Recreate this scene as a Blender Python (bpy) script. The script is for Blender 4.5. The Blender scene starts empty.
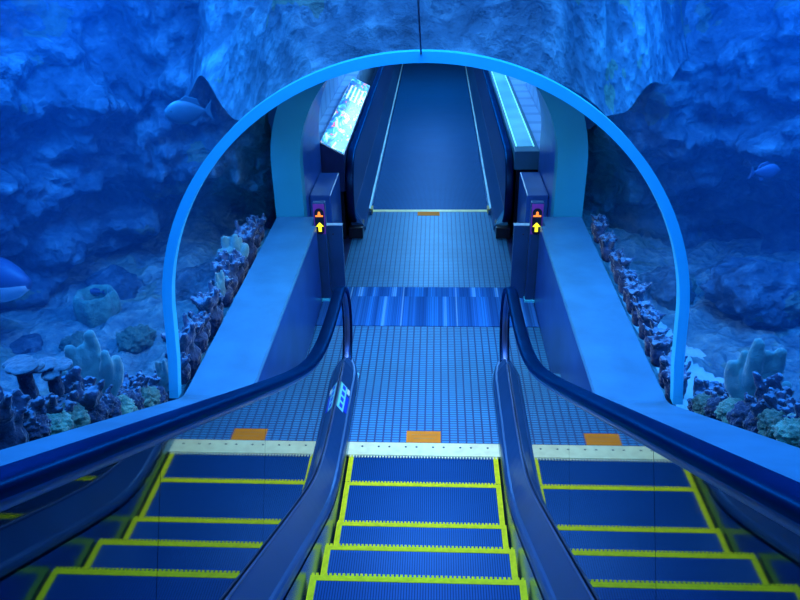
import bpy, bmesh, math, random
from mathutils import Vector, Matrix, noise
random.seed(7)
S = bpy.context.scene
COL = S.collection
PI = math.pi

# ------------------------------------------------------------------ materials
MATS = {}

def _nodes(name):
    m = bpy.data.materials.new(name)
    m.use_nodes = True
    nt = m.node_tree
    b = nt.nodes['Principled BSDF']
    return m, nt, b

def mat(name, c, rough=.5, metal=0., var=.15, scale=6., bump=0., bscale=60., sheen=0., spec=.5, emit=None, estr=0., coat=0.):
    """plain material with a soft procedural variation of tone and an optional bump"""
    m, nt, b = _nodes(name)
    tc = nt.nodes.new('ShaderNodeTexCoord')
    n = nt.nodes.new('ShaderNodeTexNoise'); n.inputs['Scale'].default_value = scale; n.inputs['Detail'].default_value = 5
    nt.links.new(tc.outputs['Object'], n.inputs['Vector'])
    r = nt.nodes.new('ShaderNodeValToRGB')
    r.color_ramp.elements[0].position = .3; r.color_ramp.elements[1].position = .7
    r.color_ramp.elements[0].color = (*[x * (1 - var) for x in c], 1)
    r.color_ramp.elements[1].color = (*[min(1, x * (1 + var)) for x in c], 1)
    nt.links.new(n.outputs['Fac'], r.inputs['Fac'])
    nt.links.new(r.outputs['Color'], b.inputs['Base Color'])
    b.inputs['Roughness'].default_value = rough
    b.inputs['Metallic'].default_value = metal
    b.inputs['Specular IOR Level'].default_value = spec
    b.inputs['Sheen Weight'].default_value = sheen
    b.inputs['Sheen Roughness'].default_value = .3
    b.inputs['Coat Weight'].default_value = coat
    if emit:
        b.inputs['Emission Color'].default_value = (*emit, 1); b.inputs['Emission Strength'].default_value = estr
    if bump:
        n2 = nt.nodes.new('ShaderNodeTexNoise'); n2.inputs['Scale'].default_value = bscale; n2.inputs['Detail'].default_value = 6
        nt.links.new(tc.outputs['Object'], n2.inputs['Vector'])
        bp = nt.nodes.new('ShaderNodeBump'); bp.inputs['Strength'].default_value = bump; bp.inputs['Distance'].default_value = .02
        nt.links.new(n2.outputs['Fac'], bp.inputs['Height']); nt.links.new(bp.outputs['Normal'], b.inputs['Normal'])
    MATS[name] = m
    return m

def mth(nt, op, a, b=None):
    n = nt.nodes.new('ShaderNodeMath'); n.operation = op
    for i, v in enumerate((a, b)):
        if v is None: continue
        if isinstance(v, (int, float)): n.inputs[i].default_value = v
        else: nt.links.new(v, n.inputs[i])
    return n.outputs[0]

def mixc(nt, fac, a, b):
    n = nt.nodes.new('ShaderNodeMix'); n.data_type = 'RGBA'
    if isinstance(fac, (int, float)): n.inputs[0].default_value = fac
    else: nt.links.new(fac, n.inputs[0])
    for i, v in ((6, a), (7, b)):
        if isinstance(v, tuple): n.inputs[i].default_value = (*v, 1)
        else: nt.links.new(v, n.inputs[i])
    return n.outputs[2]

def line_mask(nt, coord, pitch, width):
    """1 on a thin line of the given width repeated every pitch"""
    f = mth(nt, 'FRACT', mth(nt, 'DIVIDE', coord, pitch))
    return mth(nt, 'LESS_THAN', f, width / pitch)

def xyz(nt):
    tc = nt.nodes.new('ShaderNodeTexCoord'); s = nt.nodes.new('ShaderNodeSeparateXYZ')
    nt.links.new(tc.outputs['Object'], s.inputs[0])
    return tc.outputs['Object'], s.outputs[0], s.outputs[1], s.outputs[2]

def grid_mat(name, base, dark, px, wx, py, wy, rough=.35, metal=.6, var=.25):
    m, nt, b = _nodes(name)
    o, x, y, z = xyz(nt)
    n = nt.nodes.new('ShaderNodeTexNoise'); n.inputs['Scale'].default_value = 2.5; n.inputs['Detail'].default_value = 6
    nt.links.new(o, n.inputs['Vector'])
    bc = mixc(nt, n.outputs['Fac'], tuple(k * (1 - var) for k in base), tuple(min(1, k * (1 + var)) for k in base))
    mask = None
    if px: mask = line_mask(nt, x, px, wx)
    if py:
        l2 = line_mask(nt, y, py, wy)
        mask = mth(nt, 'MAXIMUM', mask, l2) if mask is not None else l2
    c = mixc(nt, mask, bc, dark)
    nt.links.new(c, b.inputs['Base Color'])
    b.inputs['Roughness'].default_value = rough; b.inputs['Metallic'].default_value = metal
    bp = nt.nodes.new('ShaderNodeBump'); bp.invert = True; bp.inputs['Strength'].default_value = .35; bp.inputs['Distance'].default_value = .004
    nt.links.new(mask, bp.inputs['Height']); nt.links.new(bp.outputs['Normal'], b.inputs['Normal'])
    MATS[name] = m
    return m

# ------------------------------------------------------------------ object helpers
def obj(name, bm, m, parent=None, smooth=False, loc=None, recalc=True):
    """ONE mesh object; bm is in world coordinates and gets re-based on its parent's (or its own) location"""
    if recalc: bmesh.ops.recalc_face_normals(bm, faces=bm.faces[:])
    base = Vector(loc) if loc is not None else (wloc(parent) if parent else Vector((0, 0, 0)))
    bmesh.ops.translate(bm, vec=-base, verts=bm.verts[:])
    me = bpy.data.meshes.new(name)
    bm.to_mesh(me); bm.free()
    for mm in (m if isinstance(m, (list, tuple)) else [m]): me.materials.append(mm)
    if smooth:
        for p in me.polygons: p.use_smooth = True
    o = bpy.data.objects.new(name, me); COL.objects.link(o)
    if parent:
        o.parent = parent
    else:
        o.location = base
    return o

def wloc(o):
    v = Vector((0, 0, 0))
    while o is not None:
        v = v + Vector(o.location); o = o.parent
    return v

def tag(o, label=None, cat=None, group=None, kind=None):
    if label: o['label'] = label
    if cat: o['category'] = cat
    if group: o['group'] = group
    if kind: o['kind'] = kind
    return o

def thing(name, label, cat, loc, group=None):
    o = bpy.data.objects.new(name, None); COL.objects.link(o); o.location = loc
    o.empty_display_size = .1
    return tag(o, label, cat, group)

def children(o): return [c for c in bpy.data.objects if c.parent == o]

def copy_tree(o, parent=None):
    c = o.copy(); COL.objects.link(c)
    if parent: c.parent = parent
    for ch in children(o): copy_tree(ch, c)
    return c

def box(bm, x0, x1, y0, y1, z0, z1, bevel=0.):
    vs = [bm.verts.new((x, y, z)) for x in (x0, x1) for y in (y0, y1) for z in (z0, z1)]
    q = [(0, 1, 3, 2), (4, 6, 7, 5), (0, 4, 5, 1), (2, 3, 7, 6), (0, 2, 6, 4), (1, 5, 7, 3)]
    fs = [bm.faces.new([vs[i] for i in f]) for f in q]
    if bevel:
        es = list({e for f in fs for e in f.edges})
        bmesh.ops.bevel(bm, geom=es, offset=bevel, segments=2, affect='EDGES', profile=.5)

def bxm(*a, **k):
    bm = bmesh.new(); box(bm, *a, **k); return bm

def loft(bm, rings, closed=True, caps=True):
    vr = [[bm.verts.new(p) for p in r] for r in rings]
    n = len(rings[0])
    for a, b in zip(vr, vr[1:]):
        for i in range(n if closed else n - 1):
            j = (i + 1) % n
            bm.faces.new((a[i], a[j], b[j], b[i]))
    if caps and closed:
        bm.faces.new(vr[0]); bm.faces.new(list(reversed(vr[-1])))
    return vr

def lin(a, b, n): return [a + (b - a) * i / (n - 1) for i in range(n)]

def disc(bm, c, r, h, axis='z', n=16):
    rings = []
    for t in (0, h):
        ring = []
        for i in range(n):
            a = 2 * PI * i / n
            if axis == 'z': ring.append((c[0] + r * math.cos(a), c[1] + r * math.sin(a), c[2] + t))
            elif axis == 'y': ring.append((c[0] + r * math.cos(a), c[1] + t, c[2] + r * math.sin(a)))
        rings.append(ring)
    loft(bm, rings)

# ------------------------------------------------------------------ palette
M_ring = mat('blue_painted_ring', (.05, .68, 1.), .42, var=.05)
M_portal = mat('portal_blue_paint', (.02, .3, .42), .4, var=.06, scale=2)
M_ledge = mat('ledge_blue_laminate', (.025, .16, .29), .45, var=.14, scale=5, bump=.05, bscale=120)
M_ledge_side = mat('ledge_side_panel', (.015, .09, .36), .3, var=.2, scale=3)
M_deck = mat('deck_blue_metal', (.02, .1, .27), .34, .6, var=.08, scale=3)
M_skirt = mat('skirt_dark_metal', (.07, .22, .42), .22, .9, var=.1, scale=3)
M_mirror = mat('polished_dark_steel', (.27, .3, .29), .03, 1., var=.02, scale=2)
M_rubber = mat('handrail_black_rubber', (.004, .026, .09), .42, 1., var=.2, spec=.13)
M_guide = mat('handrail_guide_metal', (.12, .2, .42), .3, .8, var=.1)
M_yellow = mat('yellow_safety_paint', (.86, .66, .006), .6, var=.12, scale=30, spec=.12)
M_comb = mat('cream_comb_metal', (.95, .8, .42), .4, .0, var=.12, scale=14)
for mm_ in (M_rubber,):
    mm_.node_tree.nodes['Principled BSDF'].inputs['Specular Tint'].default_value = (.2, .6, 1, 1)
M_screw = mat('dark_screw', (.03, .05, .1), .4, .5)
M_orange = mat('orange_notice_film', (1., .24, .015), .6, var=.08, scale=10, spec=.1)
M_black = mat('black_plastic', (.006, .008, .02), .35, var=.2)
M_dark = mat('dark_blue_panel', (.012, .03, .12), .35, var=.2)
M_steel = mat('brushed_blue_steel', (.025, .1, .24), .34, .6, var=.12, scale=4)
M_wht = mat('white_lining_panel', (.35, .52, .8), .3, var=.1, scale=2)
M_step = grid_mat('ribbed_step_metal', (.004, .06, .22), (.0015, .024, .1), .0125, .005, None, None, .42, .25, .2)
M_belt = grid_mat('ribbed_belt_metal', (.003, .09, .26), (.001, .045, .15), .016, .006, .4, .006, .45, .3, .2)
M_plate = grid_mat('ribbed_landing_metal', (.02, .24, .48), (.003, .045, .16), .058, .012, .027, .009, .5, .1, .35)
M_plate2 = grid_mat('chequered_landing_metal', (.03, .21, .42), (.006, .07, .2), .05, .01, .034, .008, .42, .45, .3)

for mm_ in (M_step, M_belt):
    b_ = mm_.node_tree.nodes['Principled BSDF']
    b_.inputs['Specular IOR Level'].default_value = .2; b_.inputs['Specular Tint'].default_value = (.1, .5, 1, 1)
def seabed_mat(name, a, b, c, scale, bump=.6, spots=(.1, .3, .2)):
    m, nt, bs = _nodes(name)
    o, x, y, z = xyz(nt)
    n = nt.nodes.new('ShaderNodeTexNoise'); n.inputs['Scale'].default_value = scale; n.inputs['Detail'].default_value = 9; n.inputs['Roughness'].default_value = .65
    v = nt.nodes.new('ShaderNodeTexVoronoi'); v.inputs['Scale'].default_value = scale * 3
    n3 = nt.nodes.new('ShaderNodeTexNoise'); n3.inputs['Scale'].default_value = scale * .45; n3.inputs['Detail'].default_value = 4
    for k in (n, v, n3): nt.links.new(o, k.inputs['Vector'])
    r = nt.nodes.new('ShaderNodeValToRGB')
    e = r.color_ramp.elements
    e[0].position = .32; e[0].color = (*a, 1); e[1].position = .68; e[1].color = (*c, 1)
    e2 = e.new(.5); e2.color = (*b, 1)
    nt.links.new(n.outputs['Fac'], r.inputs['Fac'])
    sp = mth(nt, 'GREATER_THAN', n3.outputs['Fac'], .62)
    col = mixc(nt, mth(nt, 'MULTIPLY', sp, .5), r.outputs['Color'], spots)
    nt.links.new(col, bs.inputs['Base Color'])
    bs.inputs['Roughness'].default_value = .9
    bs.inputs['Specular IOR Level'].default_value = .1
    h = mth(nt, 'ADD', n.outputs['Fac'], mth(nt, 'MULTIPLY', v.outputs['Distance'], .35))
    bp = nt.nodes.new('ShaderNodeBump'); bp.inputs['Strength'].default_value = bump; bp.inputs['Distance'].default_value = .16
    nt.links.new(h, bp.inputs['Height']); nt.links.new(bp.outputs['Normal'], bs.inputs['Normal'])
    MATS[name] = m
    return m
M_rock = seabed_mat('reef_rock', (.05, .09, .13), (.09, .17, .24), (.24, .4, .48), 3.2, bump=1., spots=(.2, .26, .1))
M_sand = seabed_mat('coral_rubble_sand', (.12, .2, .24), (.22, .34, .36), (.5, .6, .55), 5., bump=.9, spots=(.28, .34, .2))
M_pale_sand = seabed_mat('pale_sand', (.45, .55, .55), (.6, .68, .65), (.75, .8, .75), 3., bump=.2, spots=(.6, .7, .65))

# carpet of blue stripes in two rows of tiles
def carpet_mat():
    m, nt, b = _nodes('striped_carpet')
    o, x, y, z = xyz(nt)
    row = mth(nt, 'GREATER_THAN', y, 6.16)
    xs = mth(nt, 'ADD', x, mth(nt, 'MULTIPLY', row, 3.37))
    def stripes(sc, off):
        n = nt.nodes.new('ShaderNodeTexNoise'); n.noise_dimensions = '1D'; n.inputs['Scale'].default_value = sc; n.inputs['Detail'].default_value = 1
        nt.links.new(mth(nt, 'ADD', xs, off), n.inputs['W']); return n.outputs['Fac']
    r = nt.nodes.new('ShaderNodeValToRGB'); r.color_ramp.interpolation = 'CONSTANT'
    e = r.color_ramp.elements
    e[0].position = 0; e[0].color = (.01, .1, .34, 1); e[1].position = .42; e[1].color = (.015, .14, .44, 1)
    for p, c in ((.5, (.02, .17, .55)), (.57, (.02, .22, .65)), (.66, (.12, .42, .85))):
        k = e.new(p); k.color = (*c, 1)
    nt.links.new(stripes(9., 0.), r.inputs['Fac'])
    fine = mth(nt, 'GREATER_THAN', stripes(70., 11.), .52)
    c = mixc(nt, mth(nt, 'MULTIPLY', fine, .45), r.outputs['Color'], (.008, .05, .2))
    seam = line_mask(nt, mth(nt, 'ADD', x, .237), .5, .012)
    c = mixc(nt, mth(nt, 'MULTIPLY', seam, .6), c, (.2, .5, .8))
    nt.links.new(c, b.inputs['Base Color']); b.inputs['Roughness'].default_value = .95
    b.inputs['Specular IOR Level'].default_value = .1
    return m
M_carpet = carpet_mat()

def acrylic_mat():
    m = bpy.data.materials.new('clear_acrylic'); m.use_nodes = True
    nt = m.node_tree; nt.nodes.clear()
    out = nt.nodes.new('ShaderNodeOutputMaterial'); mx = nt.nodes.new('ShaderNodeMixShader')
    t = nt.nodes.new('ShaderNodeBsdfTransparent'); t.inputs['Color'].default_value = (.95, .975, .99, 1)
    g = nt.nodes.new('ShaderNodeBsdfGlossy'); g.inputs['Roughness'].default_value = .03
    f = nt.nodes.new('ShaderNodeLayerWeight'); f.inputs['Blend'].default_value = .5
    k = mth(nt, 'ADD', mth(nt, 'MULTIPLY', mth(nt, 'POWER', f.outputs['Facing'], 6.), .16), .006)
    nt.links.new(k, mx.inputs[0]); nt.links.new(t.outputs[0], mx.inputs[1]); nt.links.new(g.outputs[0], mx.inputs[2])
    nt.links.new(mx.outputs[0], out.inputs['Surface'])
    return m
M_acrylic = acrylic_mat()

# ------------------------------------------------------------------ escalator geometry
NOSE_Y, NOSE_Z, TAN = 3.203, .052, .5774
YTOP = -1.6                                         # where the flight is cut, behind the camera

def noz(y): return NOSE_Z + (NOSE_Y - y) * TAN
def soft(inc, flat, k):
    d = (inc - flat) / k
    return flat + k * (d if d > 30 else math.log1p(math.exp(d)))
def z_hand(y): return soft(noz(y) + 1.06, .835, .15)
def z_deck_hi(y): return soft(noz(y) + .30, .25, .1)
def z_deck_lo(y): return soft(noz(y) + .115, .10, .08)

def hand_path(zf, y0, yn, cz, R, n=60, end_ang=-80):
    pts = [(y, zf(y)) for y in lin(y0, yn, n)]
    for k in range(1, 25):
        a = math.radians(90 + (end_ang - 90) * k / 24)
        pts.append((yn + R * math.cos(a), cz + R * math.sin(a)))
    return pts

def sweep_yz(bm, path, x, prof):
    """prof: list of (a: along x, b: along the path's normal)"""
    rings = []
    for i, (y, z) in enumerate(path):
        p, q = path[max(0, i - 1)], path[min(len(path) - 1, i + 1)]
        t = Vector((q[0] - p[0], q[1] - p[1])).normalized()
        n = Vector((-t.y, t.x))
        rings.append([(x + a, y + n.x * b, z + n.y * b) for a, b in prof])
    loft(bm, rings)

def rounded(w, h, n=20, p=3.):
    out = []
    for i in range(n):
        a = 2 * PI * i / n
        c, s = math.cos(a), math.sin(a)
        out.append((w / 2 * math.copysign(abs(c) ** (2 / p), c), h / 2 * math.copysign(abs(s) ** (2 / p), s)))
    return out

def strip_panel(x0, x1, ylo, yhi, zlo, zhi, n=14):
    """thin solid between a lower curve zlo(y) over ylo=(a,b) and an upper curve zhi(y) over yhi=(a,b)"""
    bm = bmesh.new(); rings = []
    for t in lin(0, 1, n):
        a = ylo[0] + (ylo[1] - ylo[0]) * t; b = yhi[0] + (yhi[1] - yhi[0]) * t
        rings.append([(x0, a, zlo(a)), (x1, a, zlo(a)), (x1, b, zhi(b)), (x0, b, zhi(b))])
    loft(bm, rings)
    return bm

esc = thing('escalator', 'long escalator in the middle with yellow edged steps running down to the landing', 'escalator', (0, 4.0, 0))
# steps: one prototype with its own yellow edging, then copies
sroot = None
nose_list = [(4.005, 0.), (3.604, 0.)] + [(NOSE_Y - .4014 * k, NOSE_Z + .4014 * TAN * k) for k in range(13)]
y_, z_ = nose_list[1]
bm = bxm(-.5, .5, y_ - .398, y_ - .001, z_ - .22, z_)
step0 = obj('step', bm, M_step, None, loc=(0, y_, z_))
step0.parent = esc; step0.location = Vector((0, y_, z_)) - wloc(esc)
def toothed(x0, x1, y0, y1, z, pitch, tooth):
    bm = bmesh.new()
    box(bm, x0, x1, y0, y1, z - .012, z + .002)
    n = int((x1 - x0) / pitch)
    for i in range(n):
        a = x0 + pitch * i + pitch * .2
        box(bm, a, a + pitch * .55, y1 - .001, y1 + tooth, z - .02, z + .0015)
    return bm
def sub(name, bm, m, par, at):
    """part of a part: bm in world coordinates, par sits at world location at"""
    o = obj(name, bm, m, None, loc=at)
    o.parent = par; o.location = (0, 0, 0)
    return o
sub('nose_edging', toothed(-.5, .5, y_ - .03, y_, z_, .0208, .014), M_yellow, step0, (0, y_, z_))
for s in (-1, 1):
    a, b = sorted((s * .468, s * .5))
    sub('side_edging', bxm(a, b, y_ - .396, y_ - .03, z_ - .012, z_ + .003), M_yellow, step0, (0, y_, z_))
for k, (yy, zz) in enumerate(nose_list):
    if k == 1: continue
    c = copy_tree(step0, esc); c.location = Vector((0, yy, zz)) - wloc(esc)
# comb plate, its teeth and screws
bm = bxm(-.52, .52, 3.868, 4.0, -.01, .008)
for i in range(50):
    a = -.5 + .02 * i
    box(bm, a + .004, a + .014, 3.846, 3.87, -.008, .006)
comb = obj('comb_plate', bm, M_comb, esc)
for i in range(10):
    bm = bmesh.new(); disc(bm, (-.42 + .093 * i + (.02 if i % 2 else 0), 3.955, .008), .0075, .0015, n=10)
    o = obj('screw', bm, M_screw, None, loc=wloc(esc)); o.parent = comb; o.location = (0, 0, 0)
obj('landing_plate', bxm(-.99, .99, 4.0, 5.605, -.03, .006), M_plate, esc)

SEAM = [-1.6, .1, 1.1, 2.1, 3.3, 4.62]
for s in (-1, 1):
    # dark skirt beside the steps
    rings = [[(s * .512, y, -.35 if y > 3.2 else noz(y) - .45), (s * .55, y, -.35 if y > 3.2 else noz(y) - .45), (s * .55, y, z_deck_lo(y) + .01), (s * .512, y, z_deck_lo(y))] for y in lin(YTOP, 4.72, 60)]
    bm = bmesh.new(); loft(bm, rings); obj('skirt_panel', bm, M_skirt, esc, smooth=False)
    # slanting deck with a rounded lower edge
    rings = []
    for y in lin(YTOP, 4.86, 70):
        lo, hi = z_deck_lo(y), z_deck_hi(y)
        f = max(0, (y - 4.6) / .26)                # the tip drops and narrows
        hi -= .09 * f * f; xo = .613; xi = .512 + .05 * f * f
        ring = [(s * xi, y, lo - .02)]
        for k in range(5):
            a = k / 4
            ring.append((s * (xi + .03 * a * a), y, lo + .05 * (1 - (1 - a) ** 2)))
        ring += [(s * (xo - .006), y, hi - .004), (s * xo, y, hi), (s * (xo + .035), y, hi), (s * (xo + .035), y, lo - .02)]
        rings.append(ring)
    bm = bmesh.new(); loft(bm, rings); deck = obj('deck', bm, M_deck, esc)
    # bright bead where the deck meets the polished panel
    bm = bmesh.new(); sweep_yz(bm, [(y, z_deck_hi(y) + .004) for y in lin(YTOP, 4.62, 70)], s * .608, rounded(.012, .012, 8, 2))
    o = obj('trim_bead', bm, M_guide, None, smooth=True, loc=wloc(esc)); o.parent = deck; o.location = (0, 0, 0)
    # polished panels between deck and handrail
    for a, b in zip(SEAM, SEAM[1:]):
        sh = lambda y: y + (.36 if y < 3.2 else 0) if y > YTOP else y
        bm = strip_panel(s * .616, s * .634, (a + .0015, b - .0015), (sh(a) + .0015, min(4.62, sh(b)) - .0015), lambda y: z_deck_hi(y) - .03, lambda y: z_hand(y) - .02)
        obj('balustrade_panel', bm, M_mirror, esc)
    # newel panel, the round end
    yn, cz, R = 4.62, .46, .377
    bm = bmesh.new(); rings = []
    for t in lin(0, PI / 2 * .97, 16):
        y = yn + (R - .02) * math.sin(t); h = (R - .02) * math.cos(t)
        lo = max(cz - h, z_deck_hi(4.6) - .12)
        rings.append([(s * .616, y, lo), (s * .634, y, lo), (s * .634, y, cz + h), (s * .616, y, cz + h)])
    loft(bm, rings); obj('newel_panel', bm, M_mirror, esc)
    # handrail with its guide
    path = hand_path(z_hand, YTOP, yn, cz, R, 70)
    bm = bmesh.new(); sweep_yz(bm, path, s * .62, rounded(.085, .038)); obj('handrail', bm, M_rubber, esc, smooth=True)
    ip = [(y, z - .03) for y, z in path[:70]] + [(yn + (y - yn) * (R - .03) / R, cz + (z - cz) * (R - .03) / R) for y, z in path[70:]]
    bm = bmesh.new(); sweep_yz(bm, ip, s * .62, rounded(.05, .03, 12, 4)); obj('handrail_guide', bm, M_guide, esc, smooth=True)
    # outer cladding between the balustrade and the ledge
    rings = []
    for y in lin(YTOP, 4.5, 40):
        z = z_deck_hi(y) + .01
        rings.append([(s * .636, y, z - .5), (s * .985, y, z - .5), (s * .985, y, z), (s * .636, y, z)])
    bm = bmesh.new(); loft(bm, rings); obj('outer_cladding', bm, M_ledge, esc)
    if s < 0:
        # instruction label on the deck: pale card with four pictograms, small white tab and a blue strip
        def dk(u, y, off=.003):                    # point on the slanting deck, u 0 lower edge .. 1 upper edge
            lo, hi = z_deck_lo(y) + .05, z_deck_hi(y) - .004
            x = .542 + (.607 - .542) * u; z = lo + (hi - lo) * u
            n = Vector((-(hi - lo), 0, .065)).normalized()
            return (s * (x + n.x * off), y, z + n.z * off)
        def patch(u0, u1, y0, y1, off=.003):
            bm = bmesh.new()
            r = [[dk(u0, y, -.002), dk(u1, y, -.002), dk(u1, y, off), dk(u0, y, off)] for y in lin(y0, y1, 4)]
            loft(bm, r); return bm
        M_card = mat('pale_label_card', (.2, .75, .85), .4, var=.06, scale=20)
        M_cardb = mat('blue_label_strip', (.01, .05, .7), .4, var=.1, scale=20)
        M_cardw = mat('white_label_tab', (.75, .85, .9), .4, var=.05)
        M_cardg = mat('green_label_edge', (.15, .6, .35), .4, var=.05)
        def lab(name, bm, m, par):
            o = obj(name, bm, m, None, loc=wloc(esc)); o.parent = par; o.location = (0, 0, 0); return o
        card = tag(lab('instruction_label', patch(.34, .9, 4.1, 4.39), M_card, deck), 'pale cyan label with four dark pictograms')
        bmk = patch(.9, .97, 4.1, 4.39, .0032)
        lab('label_edge', bmk, M_cardg, deck)
        for k in range(4):
            yy = 4.125 + .07 * k
            bm = patch(.48, .74, yy, yy + .042, .0045)
            lab('pictogram', bm, M_cardb, deck)
        lab('label_strip', patch(.06, .3, 4.12, 4.3, .003), M_cardb, deck)
        lab('label_tab', patch(.06, .28, 4.33, 4.39, .003), M_cardw, deck)

# ------------------------------------------------------------------ floor, carpet, notices
tag(obj('floor', bxm(-1.0, 1.0, 3.9, 20, -.25, -.012), M_dark), kind='structure')
tag(obj('carpet', bxm(-.985, .985, 5.607, 6.355, -.02, .01), M_carpet), 'blue striped carpet strip lying across the landing between the two metal plates', 'carpet')
def notice(name, x0, x1, y0, y1, z, label):
    o = obj(name, bxm(x0, x1, y0, y1, z, z + .002), M_orange, loc=((x0 + x1) / 2, (y0 + y1) / 2, z))
    return tag(o, label, 'floor sticker')
nb = notice('floor_notice', -.122, .118, 4.004, 4.13, .0062, 'orange rectangular sticker on the floor at the comb of the escalator')
# two faint lines of print on the sticker
M_print = mat('faded_print', (.62, .22, .04), .6)
for yy, ww in ((4.085, .085), (4.045, .07)):
    bm = bmesh.new(); x = -ww
    while x < ww:
        w = random.uniform(.006, .016); box(bm, x, x + w, yy, yy + .007, .0082, .0086); x += w + .005
    o = obj('text_line', bm, M_print, None, loc=nb.location); o.parent = nb; o.location = (0, 0, 0)
notice('floor_notice', -.148, .118, 8.24, 8.375, .0105, 'orange sticker far off at the near end of the moving walkway')

# ------------------------------------------------------------------ moving walkway
wk = thing('moving_walkway', 'dark ribbed moving walkway leading away through the tunnel beyond the landing', 'moving walkway', (0, 8.4, 0))
obj('landing_plate', bxm(-.86, .86, 6.357, 8.36, -.03, .01), M_plate2, wk)
obj('comb_plate', bxm(-.71, .71, 8.36, 8.43, -.02, .014), M_comb, wk)
obj('pallet_belt', bxm(-.70, .70, 8.43, 19.9, -.05, .004), M_belt, wk)
zc = lambda v: (lambda y: v)
for s in (-1, 1):
    a, b = sorted((s * .70, s * .725))
    obj('skirt_panel', bxm(a, b, 8.25, 19.9, -.04, .06), M_skirt, wk)
    M_gold = MATS.get('brass_end') or mat('brass_end', (.75, .55, .2), .35, .6)
    bm = bmesh.new(); box(bm, *sorted((s * .69, s * .73)), 8.3, 8.42, .0, .07); obj('skirt_end', bm, M_gold, wk)
    bm = bmesh.new(); loft(bm, [[(s * .715, y, .05), (s * .715, y, .075), (s * .735, y, .085), (s * .735, y, .05)] for y in (8.3, 19.9)]); obj('edge_bead', bm, mat('bright_edge_metal' if s < 0 else 'bright_edge_steel', (.5, .8, .98), .35, .5), wk)
    # slanting deck
    bm = bmesh.new()
    loft(bm, [[(s * .728, y, .02), (s * .735, y, .085), (s * .838, y, .25), (s * .875, y, .25), (s * .875, y, .02)] for y in (7.78, 19.9)])
    dk_ = obj('deck', bm, M_deck, wk)
    # the deck's nose: a bevelled block over a dark handrail inlet
    bm = bmesh.new()
    loft(bm, [[(s * .735, y, z0), (s * .738, y, z1), (s * .838, y, z2), (s * .87, y, z2), (s * .87, y, z0)] for y, z0, z1, z2 in ((7.62, .14, .15, .18), (7.70, .09, .12, .25), (7.80, .07, .09, .255))])
    obj('deck_nose', bm, M_deck if s < 0 else mat('lit_tone_deck_nose', (.06, .3, .5), .4, .3, var=.1), wk)  # right nose paler: the light falling on it is put into its colour
    bm = bmesh.new(); box(bm, *sorted((s * .74, s * .9)), 7.55, 7.8, .0, .14, bevel=.012); obj('handrail_inlet', bm, M_black, wk)
    # balustrade and newel
    yn, cz, R, hx = 7.86, .53, .41, .85
    bm = strip_panel(s * (hx - .008), s * (hx + .008), (yn, 19.9), (yn, 19.9), zc(.2), zc(.93), 3); obj('balustrade_panel', bm, M_dark, wk)
    rings = []
    for t in lin(0, PI / 2 * .97, 14):
        y = yn - (R - .02) * math.sin(t); h = (R - .02) * math.cos(t)
        rings.append([(s * (hx - .008), y, cz - h), (s * (hx + .008), y, cz - h), (s * (hx + .008), y, cz + h), (s * (hx - .008), y, cz + h)])
    bm = bmesh.new(); loft(bm, rings); obj('newel_panel', bm, M_dark, wk)
    path = [(19.9, cz + R), (14, cz + R), (9, cz + R)]
    for k in range(0, 25):
        t = math.radians(90 + 172 * k / 24); path.append((yn + R * math.cos(t), cz + R * math.sin(t)))
    bm = bmesh.new(); sweep_yz(bm, path, s * hx, rounded(.085, .04)); obj('handrail', bm, M_rubber, wk, smooth=True)
    ip = [(y, z - .033) for y, z in path[:3]] + [(yn + (y - yn) * (R - .033) / R, cz + (z - cz) * (R - .033) / R) for y, z in path[3:]]
    bm = bmesh.new(); sweep_yz(bm, ip, s * hx, rounded(.055, .03, 12, 4)); obj('handrail_guide', bm, M_steel, wk, smooth=True)
    # outer cladding down to the floor behind the balustrade
    obj('outer_cladding', bxm(*sorted((s * .862, s * .9)), 7.9, 19.9, 0, .3), M_dark, wk)

# ------------------------------------------------------------------ ledges beside landing and escalator
LZ = .78
def zl(y): return soft(LZ + (3.43 - y) * TAN, LZ, .012)
for s, w in ((-1, 'left'), (1, 'right')):
    ys = [(YTOP, 0)] + [(y, 0) for y in lin(3.25, 3.55, 7)] + [(6.04, 0), (6.045, .035), (6.26, .035)]
    rings = [[(s * (.99 + q), y, -.2), (s * 1.385, y, -.2), (s * 1.385, y, zl(y)), (s * (1.0 + q), y, zl(y)), (s * (.99 + q), y, zl(y) - .012)] for y, q in ys]
    bm = bmesh.new(); loft(bm, rings)
    o = obj('ledge', bm, [M_ledge, M_ledge_side], loc=(s * 1.19, 4.5, 0))
    for p in o.data.polygons:
        if abs(p.normal.x) > .9: p.material_index = 1
    tag(o, f'wide pale blue ledge on the {w} of the landing, climbing beside the escalator', 'ledge')

# ------------------------------------------------------------------ arch ring, portal, acrylic
TC = 1.25
def arc(R, zlow, n=64):
    """points of a horseshoe from right foot over the top to left foot"""
    return [(R + .03, zlow), (R + .008, (zlow + TC) / 2)] + [(R * math.cos(a), TC + .967 * R * math.sin(a)) for a in lin(0, PI, n)] + [(-R - .008, (zlow + TC) / 2), (-R - .03, zlow)]
TILT = math.tan(math.radians(8))
ringf = []
for (xi, zi), (xo, zo) in zip(arc(1.392, LZ - .02), arc(1.446, LZ - .02)):
    yb = 3.45 + (zi - LZ) * TILT; yo = 3.45 + (zo - LZ) * TILT
    ringf.append([(xi, yb, zi), (xo, yo, zo), (xo, yo + .06, zo), (xi, yb + .06, zi)])
bm = bmesh.new(); loft(bm, ringf)
arch = obj('arch_ring', bm, M_ring, loc=(0, 3.45, LZ))
tag(arch, 'bright blue round arch ring framing the tunnel mouth above the landing', 'arch')

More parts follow.
